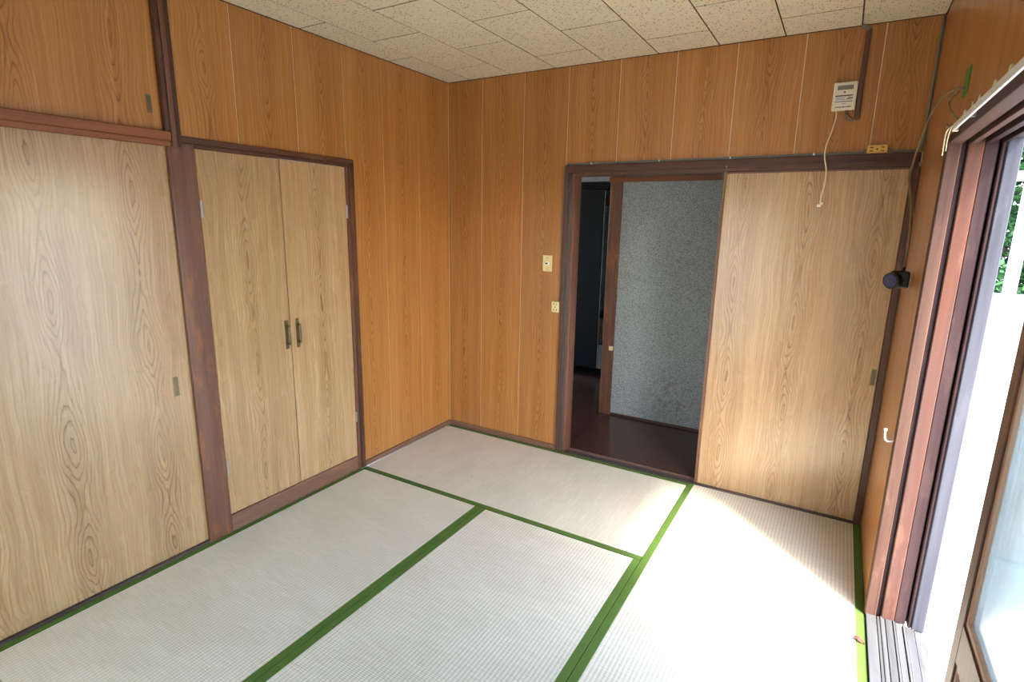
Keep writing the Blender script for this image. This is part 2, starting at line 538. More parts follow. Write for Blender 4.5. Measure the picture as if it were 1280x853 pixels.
def wall_back():
    parts = [((-0.10, TH, 0.0), (0.885, 0.10, H)), ((0.885, TH, 1.83), (W + 0.1, 0.10, H)), ((2.615, TH, 0), (W + 0.1, 0.10, 1.83))]
    o = boxes('wall_back', parts, M['groove'], None, 0)
    struct(o, 'wood-print panelled wall around the open sliding doorway')
    xs = [0.0, 0.273, 0.585, 0.884]
    for k, (a, b) in enumerate(zip(xs, xs[1:])):
        panel('wall_panel', 'x', 0.0, a + GAP, b - GAP, 0.034, H - 0.001, M['panel'], o)
    xs = [0.884, 1.198, 1.509, 1.808, 2.111, 2.423, W]
    for a, b in zip(xs, xs[1:]):
        panel('wall_panel', 'x', 0.0, a + GAP, b - GAP, 1.832, H - 0.001, M['panel'], o)
    return o
wall_back()

WY0, WY1 = -0.78, -2.60         # window opening along the wall
WTOP = 1.785
def wall_right():
    parts = [((W + TH, WY0 + 0.048, -0.05), (W + 0.12, 0.10, H + 0.02)), ((W + TH, WY1 - 0.038, WTOP + 0.013), (W + 0.12, WY0 + 0.048, H + 0.02)), ((W + TH, YF, -0.05), (W + 0.12, WY1 - 0.038, H + 0.02))]
    o = boxes('wall_right', parts, M['dark_gap'], None, 0)
    struct(o, 'wood-print panelled wall with the tall window')
    g = 0.0006
    for a, b, z0 in ((0.0, -0.42, 0.0), (-0.42, WY0, 0.0)):
        panel('wall_panel', 'y', W, b + g, a - g, z0, H - 0.001, M['panel'], o, TH, 0.0004, -1)
    ys = [WY0, -1.39, -2.0, WY1]
    for a, b in zip(ys, ys[1:]):
        panel('wall_panel', 'y', W, b + g, a - g, WTOP + 0.012, H - 0.001, M['panel'], o, TH, 0.0004, -1)
    ys = [WY1, -3.1, YF]
    for a, b in zip(ys, ys[1:]):
        panel('wall_panel', 'y', W, b + g, a - g, 0.0, H - 0.001, M['panel'], o, TH, 0.0004, -1)
    return o
wall_right()

FX0, FX1, FTOP = 0.25, 1.75, 1.80     # unseen window added behind the camera to brighten floor and doors
def wall_front():
    parts = [((-0.65, YF - 0.1, 0), (FX0, YF - TH, H)), ((FX1, YF - 0.1, 0), (W + 0.12, YF - TH, H)), ((FX0, YF - 0.1, FTOP), (FX1, YF - TH, H))]
    o = boxes('wall_front', parts, M['groove'], None, 0)
    struct(o, 'wood-print panelled wall at the near end of the room')
    for a, b, z0 in ((0.0, FX0, 0.0), (FX1, 2.05, 0.0), (2.05, 2.35, 0.0), (2.35, W, 0.0), (FX0, 0.55, FTOP), (0.55, 0.85, FTOP), (0.85, 1.15, FTOP), (1.15, 1.45, FTOP), (1.45, FX1, FTOP)):
        panel('wall_panel', 'x', YF, a + GAP, b - GAP, z0 + 0.002, H - 0.001, M['panel'], o, sign=-1)
    w = empty('window_2', ((FX0 + FX1) / 2, YF, 0))
    struct(w, 'added tall two-sash window facing the doorway, brightening the floor', 'window')
    for lo, hi in (((FX0, YF - 0.1, 0), (FX0 + 0.04, YF + 0.004, FTOP)), ((FX1 - 0.04, YF - 0.1, 0), (FX1, YF + 0.004, FTOP)), ((FX0 + 0.04, YF - 0.1, FTOP - 0.04), (FX1 - 0.04, YF + 0.004, FTOP)), ((FX0 + 0.04, YF - 0.1, -0.05), (FX1 - 0.04, YF - 0.001, 0.012))):
        box('frame', lo, hi, M['trim'], w, 0.003, off=w.location)
    xm = (FX0 + FX1) / 2
    for x0, x1, y in ((FX0 + 0.04, xm + 0.02, YF - 0.03), (xm - 0.02, FX1 - 0.04, YF - 0.06)):
        c = Vector(((x0 + x1) / 2, y, 0.02))
        sh = boxes('sash', [((x0, y - 0.012, 0.014), (x0 + 0.04, y + 0.012, FTOP - 0.042)), ((x1 - 0.04, y - 0.012, 0.014), (x1, y + 0.012, FTOP - 0.042)),
                            ((x0 + 0.04, y - 0.012, 0.014), (x1 - 0.04, y + 0.012, 0.09)), ((x0 + 0.04, y - 0.012, FTOP - 0.09), (x1 - 0.04, y + 0.012, FTOP - 0.042))], M['sash'], None, 0.002, c)
        sh.parent = w
        sh.location = c - w.location
        box('pane', (x0 + 0.038, y - 0.002, 0.088), (x1 - 0.038, y + 0.002, FTOP - 0.088), M['glass'], sh, 0, off=c)
    return o
wall_front()

def ceiling():
    o = box('ceiling', (-0.65, YF - 0.1, H + 0.0006), (W + 0.12, 0.10, H + 0.10), M['dark_gap'], None, 0)
    struct(o, 'ceiling of cream pitted tiles laid in running bond')
    xs = [0.0, 0.18, 0.485, 0.792, 1.095, 1.405, 1.715, 2.018, 2.327, W]
    cache = {}
    for i, (a, b) in enumerate(zip(xs, xs[1:])):
        y = -0.56 if i % 2 == 0 else -0.25
        cuts = [0.0]
        while y > YF:
            cuts.append(y)
            y -= 0.61
        cuts.append(YF)
        for c, d in zip(cuts, cuts[1:]):
            w, l = b - a - 0.006, c - d - 0.008
            key = (round(w, 4), round(l, 4))
            if key not in cache:
                bm = bmesh.new()
                box_bm(bm, (-w / 2, -l / 2, -0.006), (w / 2, l / 2, 0.006), 0.0006)
                cache[key] = done(bm, 'ceiling_tile')
            t = link('ceiling_tile', cache[key], M['ceiling'], o)
            t.location = Vector(((a + b) / 2, (c + d) / 2, H + 0.005 + random.uniform(-0.0004, 0.0004))) - o.location
    return o
ceiling()

# thin dark line where walls meet the ceiling
for nm, lo, hi, lab in (('trim_1', (0.0, -1.79, H - 0.004), (0.004, -0.0, H - 0.0005), 'thin dark ceiling joint above the closet wall'),
                        ('trim_2', (0.0, -0.004, H - 0.004), (W, 0.0, H - 0.0005), 'thin dark ceiling joint above the doorway wall')):
    struct(box(nm, lo, hi, M['dark_gap'], bevel=0), lab)

# baseboards
struct(box('baseboard_left', (0.0, -0.872, 0.0), (0.010, 0.0, 0.034), M['base']), 'narrow worn baseboard on the closet wall')
struct(box('baseboard_back', (0.010, -0.010, 0.0), (0.884, 0.0, 0.034), M['base']), 'narrow worn baseboard beside the doorway')

# ------------------------------------------------------------------ closet wall timber
struct(box('trim_3', (-0.06, -1.852, 0.0), (0.008, -1.745, 1.7855), M['post'], bevel=0.003), 'thick worn reddish post between the two closets')
pu = empty('trim_4', (0, -1.825, 1.77))
struct(pu, 'dark ridged upper post above the thick closet post')
for lo, hi, mm in (((-0.06, -1.856, 1.822), (0.016, -1.838, H), 'trim'), ((-0.06, -1.838, 1.765), (0.024, -1.820, H), 'post'), ((-0.06, -1.820, 1.765), (0.016, -1.797, H), 'trim')):
    box('strip', lo, hi, M[mm], pu, 0.002, off=pu.location)
kr = empty('trim_5', (0, -2.7, 1.77))
struct(kr, 'reddish horizontal rail between upper and lower closet doors')
box('upper_track', (-0.06, YF, 1.786), (0.022, -1.840, 1.821), M['rail'], kr, 0.003, off=kr.location)
box('lower_track', (-0.06, YF, 1.766), (0.014, -1.840, 1.786), M['rail'], kr, 0.002, off=kr.location)
ch = empty('trim_6', (0, -1.3, 1.77))
struct(ch, 'dark header over the double closet doors')
box('face', (-0.05, -1.797, 1.786), (0.014, -0.872, 1.811), M['trim'], ch, 0.003, off=ch.location)
box('stop', (-0.05, -1.745, 1.770), (0.008, -0.905, 1.785), M['trim'], ch, 0.001, off=ch.location)
cj = empty('trim_7', (0, -0.89, 0))
struct(cj, 'dark jamb post beside the double closet doors')
box('face', (-0.05, -0.907, 0.0), (0.014, -0.872, 1.786), M['trim'], cj, 0.003, off=cj.location)
box('stop', (-0.05, -0.927, 0.0), (0.007, -0.907, 1.770), M['post'], cj, 0.001, off=cj.location)
struct(box('trim_8', (-0.05, -1.745, 0.0), (0.008, -0.927, 0.088), M['base'], bevel=0.003), 'worn plinth board under the double closet doors')
struct(box('trim_9', (-0.06, YF, -0.01), (0.002, -1.852, 0.010), M['shikii'], bevel=0.001), 'thin dark track below the tall closet sliding door')

# closet doors
def door_leaf(name, axis, face, a0, a1, z0, z1, label, th=0.022, sign=1, mat='door'):
    o = panel(name, axis, face, a0, a1, z0, z1, M[mat], None, th, 0.0015, sign)
    o['kind'] = 'structure'
    o['label'] = label
    o['category'] = 'door'
    return o

def child_world(o, parent):
    """parent o to an un-scaled, z-rotated parent while keeping its world place"""
    bpy.context.view_layer.update()
    m = o.matrix_world.copy()
    o.parent = parent
    o.matrix_parent_inverse = Matrix.Identity(4)
    o.matrix_basis = parent.matrix_world.inverted() @ m
    return o

def recessed_pull(door, axis, face, a, z0, z1, w=0.022, sign=1):
    """a slim sunken finger pull: tarnished rim with a darker hollow"""
    zc = (z0 + z1) / 2
    def place(lo_a, hi_a, lo_z, hi_z, d0, d1, name, mat, par):
        if axis == 'y':
            o = box(name, (min(face + d0, face + d1), lo_a, lo_z), (max(face + d0, face + d1), hi_a, hi_z), mat, None, 0.0006)
        else:
            o = box(name, (lo_a, min(face - d0, face - d1), lo_z), (hi_a, max(face - d0, face - d1), hi_z), mat, None, 0.0006)
        return child_world(o, par)
    p = place(a - w / 2, a + w / 2, z0, z1, 0.0, 0.0025, 'finger_pull', M['pull'], door)
    bpy.context.view_layer.update()
    place(a - w / 2 + 0.004, a + w / 2 - 0.004, z0 + 0.005, z1 - 0.005, 0.0022, 0.0032, 'hollow', M['brass'], p)
    return p

d1 = door_leaf('door_1', 'y', 0.003, -1.743, -1.341, 0.091, 1.768, 'wood-print hinged closet door beside the thick reddish post')
d2 = door_leaf('door_2', 'y', 0.003, -1.337, -0.929, 0.091, 1.768, 'wood-print hinged closet door nearer the room corner')
d3 = door_leaf('door_3', 'y', -0.012, -2.76, -1.850, 0.012, 1.766, 'tall wood-print sliding closet door with a sunken pull')
d3b = door_leaf('door_4', 'y', -0.040, -3.60, -2.72, 0.012, 1.766, 'second tall wood-print sliding closet door behind the first')
d4 = door_leaf('door_5', 'y', -0.006, -2.76, -1.856, 1.822, H - 0.002, 'small wood-print overhead cupboard door above the rail', mat='panel')
d4b = door_leaf('door_6', 'y', -0.034, -3.60, -2.72, 1.822, H - 0.002, 'second overhead cupboard door behind the first', mat='panel')
recessed_pull(d3, 'y', -0.012, -1.917, 0.733, 0.817)
recessed_pull(d4, 'y', -0.006, -1.898, 1.883, 1.951, 0.020)

def bail_handle(door, y, z0, z1):
    x = 0.003
    p = child_world(box('handle', (x, y - 0.010, z0), (x + 0.004, y + 0.010, z1), M['brass'], None, 0.0012), door)
    bpy.context.view_layer.update()
    zc = (z0 + z1) / 2
    for s in (-1, 1):
        child_world(cyl('knuckle', (x + 0.003, y, zc + s * 0.046), (x + 0.024, y, zc + s * 0.046), 0.0062, M['brass'], None, 10, None, 0.001), p)
    child_world(tube('bail', [(x + 0.021, y, zc - 0.047), (x + 0.026, y, zc - 0.036), (x + 0.028, y, zc), (x + 0.026, y, zc + 0.036), (x + 0.021, y, zc + 0.047)], 0.0042, M['brass'], None), p)
bail_handle(d1, -1.364, 0.838, 0.986)
bail_handle(d2, -1.298, 0.836, 0.988)

def hinge(door, y, z0, z1):
    p = child_world(box('hinge', (0.0032, y - 0.003, z0), (0.0050, y + 0.010 if y < -1.3 else y + 0.003, z1), M['steel'], None, 0.0003), door)
    bpy.context.view_layer.update()
    n = 5
    h = (z1 - z0) / n
    for k in range(n):
        child_world(cyl('knuckle', (0.0075, y, z0 + k * h + 0.0006), (0.0075, y, z0 + (k + 1) * h - 0.0006), 0.0042, M['steel'], None, 10), p)
hinge(d1, -1.742, 1.487, 1.560)
hinge(d1, -1.742, 0.298, 0.372)
hinge(d2, -0.930, 1.497, 1.568)
hinge(d2, -0.930, 0.308, 0.368)

# ------------------------------------------------------------------ doorway and hall sliding door
hd = empty('trim_10', (1.75, 0, 1.77))
struct(hd, 'dark header beam over the sliding doorway')
box('face', (0.885, -0.018, 1.785), (2.622, 0.09, 1.828), M['trim'], hd, 0.003, off=hd.location)
box('track_lip', (0.95, -0.014, 1.768), (2.618, 0.010, 1.785), M['trim'], hd, 0.001, off=hd.location)
box('rear_lip', (0.95, 0.060, 1.768), (2.618, 0.09, 1.785), M['trim'], hd, 0.001, off=hd.location)
pj = empty('trim_11', (0.92, 0, 0))
struct(pj, 'dark moulded post at the open side of the doorway')
for lo, hi, mm in (((0.885, -0.016, 0.0), (0.905, 0.09, 1.785), 'trim'), ((0.905, -0.010, 0.0), (0.928, 0.09, 1.785), 'shikii'), ((0.928, -0.004, 0.0), (0.950, 0.09, 1.785), 'post')):
    box('strip', lo, hi, M[mm], pj, 0.002, off=pj.location)
sk = empty('trim_12', (1.75, 0.04, 0))
struct(sk, 'dark grooved threshold below the sliding doorway')
for y0, y1, z, mm in ((-0.004, 0.014, 0.006, 'shikii'), (0.014, 0.038, 0.001, 'shikii'), (0.038, 0.050, 0.006, 'shikii'), (0.050, 0.066, 0.007, 'base')):
    box('strip', (0.95 if y0 > 0.01 else 0.93, y0, -0.06), (2.617, y1, z), M[mm], sk, 0.001, off=sk.location)
struct(box('trim_13', (2.600, -0.012, 0.0), (2.627, 0.09, 1.768), M['trim'], bevel=0.002), 'dark jamb strip in the corner beside the sliding door')

sd = door_leaf('door_7', 'x', 0.016, 1.806, 2.598, 0.004, 1.766, 'wood-print sliding door pushed open in the doorway', 0.020)
child_world(box('edge_strip', (1.790, 0.014, 0.004), (1.806, 0.038, 1.768), M['post'], None, 0.001), sd)
child_world(box('edge_strip', (1.806, 0.0145, 1.758), (2.598, 0.0158, 1.767), M['post'], None, 0.0003), sd)
recessed_pull(sd, 'x', 0.016, 2.582, 0.735, 0.818, 0.020)

# ------------------------------------------------------------------ hall beyond the doorway
hf = empty('floor_hall', (0, 0, 0))
struct(hf, 'dark brown boarded hall floor beyond the doorway')
xb = [-1.7, -0.90, 0.0, 0.912, 1.822, 2.70]
for a, b in zip(xb, xb[1:]):
    for c, d in ((0.066, 1.86), (1.86, 3.2)):
        box('floor_board', (a + 0.0012, c + 0.001, -0.06), (b - 0.0012, d - 0.001, -0.002), M['hall_floor'], hf, 0.0012)
box('board_backing', (-1.7, 0.07, -0.08), (2.70, 3.2, -0.061), M['groove'], hf, 0)
hw = boxes('wall_hall', [((0.936, 0.875, 0.0), (2.70, 0.96, 2.45))], M['juraku'], None, 0)
struct(hw, 'grey sand-textured hall wall behind the doorway')
struct(box('baseboard_hall', (0.94, 0.866, -0.002), (2.70, 0.875, 0.016), M['trim']), 'thin dark skirting at the foot of the grey hall wall')
struct(box('trim_14', (0.846, 0.855, -0.002), (0.936, 0.965, 2.45), M['post'], bevel=0.003), 'reddish hall post at the end of the grey wall')
struct(box('trim_15', (0.835, 0.845, 1.792), (2.70, 0.875, 1.828), M['rail'], bevel=0.002), 'reddish picture rail along the grey hall wall')
# enclosing walls of hall and room past it; end opening invented to light them
struct(boxes('wall_passage', [((-1.8, 3.2, -0.06), (2.70, 3.3, 2.45)), ((2.70, 0.10, -0.06), (2.75, 3.3, 2.45)),
                              ((-1.8, 0.10, -0.06), (-1.7, 3.3, 0.5)), ((-1.8, 0.10, 2.0), (-1.7, 3.3, 2.45)), ((-1.8, 1.75, 0.5), (-1.7, 3.3, 2.0)), ((-1.8, 0.0, -0.06), (-0.10, 0.10, 2.45))], M['juraku'], None, 0), 'dim grey plaster walls enclosing the passage')
struct(box('ceiling_hall', (-1.8, 0.10, 2.45), (2.75, 3.3, 2.55), M['plaster'], None, 0), 'plain hall ceiling')
# far partition with a dark door leaf
struct(boxes('wall_partition', [((-1.7, 1.86, 1.875), (0.90, 1.94, 2.45)), ((-1.7, 1.86, 0), (-0.55, 1.94, 1.875)), ((0.936, 0.96, 0), (1.02, 3.2, 2.45))], M['juraku'], None, 0), 'grey plaster partition above the dark door')
struct(box('trim_16', (-0.55, 1.84, 1.808), (0.93, 1.95, 1.875), M['dark_door'], bevel=0.002), 'near-black lintel above the dark passage door')
dk = box('door_8', (-0.30, 1.785, 0.085), (0.437, 1.825, 1.803), M['dark_door'], None, 0.012, 3)
struct(dk, 'dark brown door leaf in the dim passage', 'door')
child_world(box('metal_edging', (0.4372, 1.786, 0.10), (0.4405, 1.800, 1.79), M['steel'], None, 0.0004), dk)

lc = empty('low_cabinet', (0.3, 2.1, 0))
tag(lc, 'low white cabinet glimpsed past the dark passage door', 'cabinet')
box('body', (-0.6, 1.96, -0.002), (0.92, 2.5, 0.30), M['white'], lc, 0.004, off=lc.location)
box('top', (-0.61, 1.945, 0.30), (0.925, 2.5, 0.315), M['shikii'], lc, 0.003, off=lc.location)
box('plinth', (-0.6, 1.950, -0.002), (0.92, 1.96, 0.05), M['dark_door'], lc, 0.001, off=lc.location)
sb = empty('storage_box', (0.45, 2.25, 0.315))
tag(sb, 'brown box with a dark lid on the low white cabinet', 'box')
box('body', (0.33, 2.1, 0.315), (0.66, 2.4, 0.55), M['base'], sb, 0.006, off=sb.location)
box('lid', (0.32, 2.09, 0.55), (0.67, 2.41, 0.60), M['dark_door'], sb, 0.004, off=sb.location)
ws = empty('wall_shelf', (0.3, 3.1, 1.7))
tag(ws, 'orange-brown wooden shelf board high on the far passage wall', 'shelf')
box('board', (-0.3, 3.0, 1.70), (0.60, 3.2, 1.80), M['rail'], ws, 0.003, off=ws.location)
for xk in (-0.1, 0.24):
    box('bracket', (xk, 3.05, 1.60), (xk + 0.02, 3.2, 1.70), M['white'], ws, 0.002, off=ws.location)
sw = box('strike_plate', (0.905, 0.846, 0.525), (0.938, 0.8545, 0.562), M['ivory'], None, 0.002)
tag(sw, 'small ivory latch plate on the reddish hall post', 'latch')
child_world(box('lip', (0.905, 0.840, 0.562), (0.936, 0.8545, 0.566), M['shikii'], None, 0.0005), sw)

# ------------------------------------------------------------------ tatami
def tatami(cx, cy, L, Wd, rz, label):
    """origin at the mat's centre, top at floor level; local X is the long side, a green cloth border on each long edge"""
    t = empty('tatami_mat', (cx, cy, -0.055))
    t.rotation_euler = (0, 0, rz)
    tag(t, label, 'tatami mat', 'tatami mats laid on the floor')
    bw = 0.033
    bm = bmesh.new()
    box_bm(bm, (-L / 2, -Wd / 2 + 0.001, -0.0265), (L / 2, Wd / 2 - 0.001, 0.0265), 0.002, 2)
    link('rush_cover', done(bm, 'rush_cover'), M['tatami'], t, (0, 0, 0.0275))
    for s in (-1, 1):
        bm = bmesh.new()
        y0, y1 = (Wd / 2 - bw, Wd / 2) if s > 0 else (-Wd / 2, -Wd / 2 + bw)
        yc = (y0 + y1) / 2
        box_bm(bm, (-L / 2 - 0.0006, y0 - yc, -0.0272), (L / 2 + 0.0006, y1 - yc, 0.0272), 0.0018, 2)
        link('border_cloth', done(bm, 'border_cloth'), M['border'], t, (0, yc, 0.0281))
    return t
g = 0.0008
tatami((0.011 + 1.760) / 2, (-0.905 - 0.011) / 2, 1.749 - 2 * g, 0.894 - 2 * g, 0.0, 'tatami mat lying crosswise between the doorway and the closet doors')
tatami(0.887 / 2, -0.906 - 0.88, 1.76 - 2 * g, 0.887 - 2 * g, math.pi / 2, 'tatami mat running lengthwise along the closet doors')
tatami((0.887 + 1.762) / 2, -0.906 - 0.88, 1.76 - 2 * g, 0.875 - 2 * g, math.pi / 2, 'tatami mat lying lengthwise in the middle of the room')
tatami((1.762 + W) / 2, -0.886, 1.76 - 2 * g, W - 1.762 - 2 * g, math.pi / 2, 'sunlit tatami mat between the window and the sliding door')
tatami((1.762 + W) / 2, -0.886 - 1.762, 1.76 - 2 * g, W - 1.762 - 2 * g, math.pi / 2, 'tatami mat below the closed half of the window')
tatami(0.881, -2.668 - 0.447, 1.76 - 2 * g, 0.89 - 2 * g, 0.0, 'tatami mat lying crosswise at the near wall')

# ------------------------------------------------------------------ window
win = empty('window_1', (W, WY0, 0))
struct(win, 'tall wooden window with worn frame and sliding sashes pushed open', 'window')
wo = win.location
XO = 2.815
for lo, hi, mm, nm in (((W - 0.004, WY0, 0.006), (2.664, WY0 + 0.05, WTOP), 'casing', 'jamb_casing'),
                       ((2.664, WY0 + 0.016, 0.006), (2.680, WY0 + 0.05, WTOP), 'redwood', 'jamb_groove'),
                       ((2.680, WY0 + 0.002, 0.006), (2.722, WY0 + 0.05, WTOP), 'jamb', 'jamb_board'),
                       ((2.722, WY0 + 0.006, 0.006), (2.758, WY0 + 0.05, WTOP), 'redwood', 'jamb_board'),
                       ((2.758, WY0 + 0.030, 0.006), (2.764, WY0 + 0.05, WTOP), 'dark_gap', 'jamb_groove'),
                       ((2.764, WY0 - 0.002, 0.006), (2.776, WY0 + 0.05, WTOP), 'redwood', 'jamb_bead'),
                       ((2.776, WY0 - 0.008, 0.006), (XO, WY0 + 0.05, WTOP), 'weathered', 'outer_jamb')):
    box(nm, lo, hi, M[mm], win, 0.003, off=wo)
# near-end jamb
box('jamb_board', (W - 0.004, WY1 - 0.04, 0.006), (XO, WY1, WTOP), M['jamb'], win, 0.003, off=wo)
# sill: bleached strips and track ridges
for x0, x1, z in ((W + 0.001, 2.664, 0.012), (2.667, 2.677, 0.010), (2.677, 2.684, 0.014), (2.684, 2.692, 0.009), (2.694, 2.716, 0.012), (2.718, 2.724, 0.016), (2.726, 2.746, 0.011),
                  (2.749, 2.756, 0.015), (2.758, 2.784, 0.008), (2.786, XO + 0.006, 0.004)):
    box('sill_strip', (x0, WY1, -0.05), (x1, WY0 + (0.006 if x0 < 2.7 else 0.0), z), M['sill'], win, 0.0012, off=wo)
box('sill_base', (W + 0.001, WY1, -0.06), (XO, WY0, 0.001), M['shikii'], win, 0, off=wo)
# head: grooves seen from below
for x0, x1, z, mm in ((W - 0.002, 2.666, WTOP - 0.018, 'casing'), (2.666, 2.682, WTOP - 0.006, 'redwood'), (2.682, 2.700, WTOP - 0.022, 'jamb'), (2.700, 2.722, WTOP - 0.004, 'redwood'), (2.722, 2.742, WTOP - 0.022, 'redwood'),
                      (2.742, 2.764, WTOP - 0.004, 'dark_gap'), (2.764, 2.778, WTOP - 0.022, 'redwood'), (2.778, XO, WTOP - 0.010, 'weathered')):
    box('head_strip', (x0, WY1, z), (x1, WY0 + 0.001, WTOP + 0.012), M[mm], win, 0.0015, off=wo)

def sash(x0, x1, y0, y1, offset, latch):
    """a sliding sash between y0 (leading edge, far) and y1: stiles, rails, beads and two panes"""
    c = Vector((0.5 * (x0 + x1), y0, 0.02))
    s = empty('sash', c - wo)
    s.parent = win
    z0, z1 = 0.017, WTOP - 0.020
    st = 0.048
    boxes('frame', [((x0, y0 - st, z0), (x1, y0, z1)), ((x0, y1, z0), (x1, y1 + st, z1)), ((x0, y1 + st, z1 - 0.05), (x1, y0 - st, z1)),
                    ((x0, y1 + st, z0), (x1, y0 - st, z0 + 0.08)), ((x0, y1 + st, 0.60), (x1, y0 - st, 0.69))], M['sash'], None, 0.002, c).parent = s
    s.children[0].location = (0, 0, 0)
    xm = (x0 + x1) / 2
    bd = 0.014
    for (za, zb) in ((z0 + 0.08, 0.60), (0.69, z1 - 0.05)):
        boxes('bead', [((x0 + 0.004, y0 - st - bd, za), (xm - 0.002, y0 - st, zb)), ((x0 + 0.004, y1 + st, za), (xm - 0.002, y1 + st + bd, zb)),
                       ((x0 + 0.004, y1 + st + bd, za), (xm - 0.002, y0 - st - bd, za + bd)), ((x0 + 0.004, y1 + st + bd, zb - bd), (xm - 0.002, y0 - st - bd, zb))], M['bead'], s, 0.001, c).location = (0, 0, 0)
        box('pane', (xm - 0.002, y1 + st - 0.004, za - 0.004), (xm + 0.002, y0 - st + 0.004, zb + 0.004), M['glass'], s, 0, off=c)
    if latch:
        boxes('latch', [((x0 + 0.006, y0, 0.855), (x1 - 0.006, y0 + 0.006, 0.905)), ((x0 + 0.010, y0 + 0.006, 0.866), (x0 + 0.018, y0 + 0.030, 0.872)), ((x0 + 0.009, y0 + 0.024, 0.845), (x0 + 0.019, y0 + 0.031, 0.872))], M['black'], s, 0.001, c).location = (0, 0, 0)
    return s
sash(2.686, 2.716, -1.735, -2.595, 0, True)
sash(2.728, 2.756, -1.700, -2.565, 0, False)

# ------------------------------------------------------------------ curtain rail, runners, hooks
cr = empty('curtain_rail', (W - 0.012, -1.02, 1.785))
tag(cr, 'white curtain rail along the top of the window', 'curtain rail')
co = cr.location
boxes('track', [((W - 0.022, -2.62, 1.778), (W - 0.0195, -1.0, 1.797)), ((W - 0.0195, -2.62, 1.795), (W - 0.006, -1.0, 1.797)), ((W - 0.0195, -2.62, 1.778), (W - 0.016, -1.0, 1.7800))], M['railwhite'], None, 0.0004, co).parent = cr
cr.children[0].location = (0, 0, 0)
for yy in (-1.2, -1.8, -2.4):
    box('bracket', (W - 0.012, yy - 0.006, 1.782), (W + 0.0, yy + 0.006, 1.7945), M['steel'], cr, 0.0005, off=co)
box('end_cap', (W - 0.023, -1.0, 1.775), (W - 0.008, -0.992, 1.798), M['runner'], cr, 0.002, off=co)
ring0 = None
for k, yy in enumerate((-1.10, -1.215, -1.30, -1.46, -1.60, -1.76)):
    bm = bmesh.new()
    n1, n2, R, r = 14, 8, 0.0085, 0.0022
    vs_ = [[bm.verts.new((math.sin(b) * r, math.cos(a) * (R + r * math.cos(b)), math.sin(a) * (R + r * math.cos(b)))) for b in (2 * math.pi * j / n2 for j in range(n2))] for a in (2 * math.pi * i / n1 for i in range(n1))]
    for i in range(n1):
        for j in range(n2):
            bm.faces.new((vs_[i][j], vs_[(i + 1) % n1][j], vs_[(i + 1) % n1][(j + 1) % n2], vs_[i][(j + 1) % n2]))
    o = link('curtain_runner', done(bm, 'curtain_runner'), M['runner'], None, (W - 0.0135, yy, 1.7975 + 0.0103))
    tag(o, ('first', 'second', 'third', 'fourth', 'fifth', 'sixth')[k] + ' small cream ring on the white curtain rail counting from its wire hooks', 'curtain ring', 'ring runners on the curtain rail')
hk = empty('curtain_hook', (W - 0.026, -1.0, 1.78))
tag(hk, 'bent wire hooks hanging at the end of the curtain rail', 'hook')
ho = hk.location
for pts, mm in (([(W - 0.024, -1.00, 1.792), (W - 0.027, -0.985, 1.775), (W - 0.029, -0.985, 1.75), (W - 0.029, -0.99, 1.722)], 'runner'),
                ([(W - 0.026, -0.995, 1.790), (W - 0.029, -0.945, 1.786), (W - 0.030, -0.93, 1.770), (W - 0.030, -0.935, 1.715)], 'runner'),
                ([(W - 0.024, -0.99, 1.796), (W - 0.028, -0.94, 1.800), (W - 0.028, -0.90, 1.812), (W - 0.024, -0.885, 1.800)], 'brass')):
    t = tube('wire', [Vector(p) - ho for p in pts], 0.0015, M[mm], hk, 6)

# ------------------------------------------------------------------ small fittings
# white plastic hook beside the casing
wh = tube('wall_hook', [(W - 0.001, -0.745, 0.722), (W - 0.018, -0.745, 0.716), (W - 0.030, -0.745, 0.722), (W - 0.034, -0.745, 0.742), (W - 0.034, -0.745, 0.757)], 0.0034, M['white'], None, 8)
tag(wh, 'small white hook on the panelled wall beside the window', 'hook')
child_world(box('base', (W - 0.004, -0.756, 0.700), (W, -0.734, 0.745), M['white'], None, 0.001), wh)
child_world(cyl('tip', (W - 0.034, -0.745, 0.755), (W - 0.034, -0.745, 0.765), 0.0058, M['white'], None, 10, None, 0.001), wh)

# switch plate
sp = empty('light_switch', (0.779, 0, 1.24))
tag(sp, 'ivory wall switch plate with an oval toggle', 'switch')
so = sp.location
box('plate', (0.747, -0.006, 1.189), (0.812, 0.0, 1.290), M['ivory'], sp, 0.002, 2, off=so)
bm = bmesh.new()
cyl_bm(bm, (0, -0.0105, 0), (0, -0.0055, 0), 0.016, 20)
for v in bm.verts:
    v.co.z *= 0.72
link('toggle_surround', done(bm, 'toggle_surround'), M['white'], sp, (0, 0, 0))
box('toggle', (0.768, -0.0125, 1.2355), (0.786, -0.010, 1.2445), M['black'], sp, 0.001, off=so)
for zz in (1.206, 1.274):
    cyl('screw', Vector((0.779, -0.0072, zz)) - so, Vector((0.779, -0.0058, zz)) - so, 0.003, M['pull'], sp, 10)

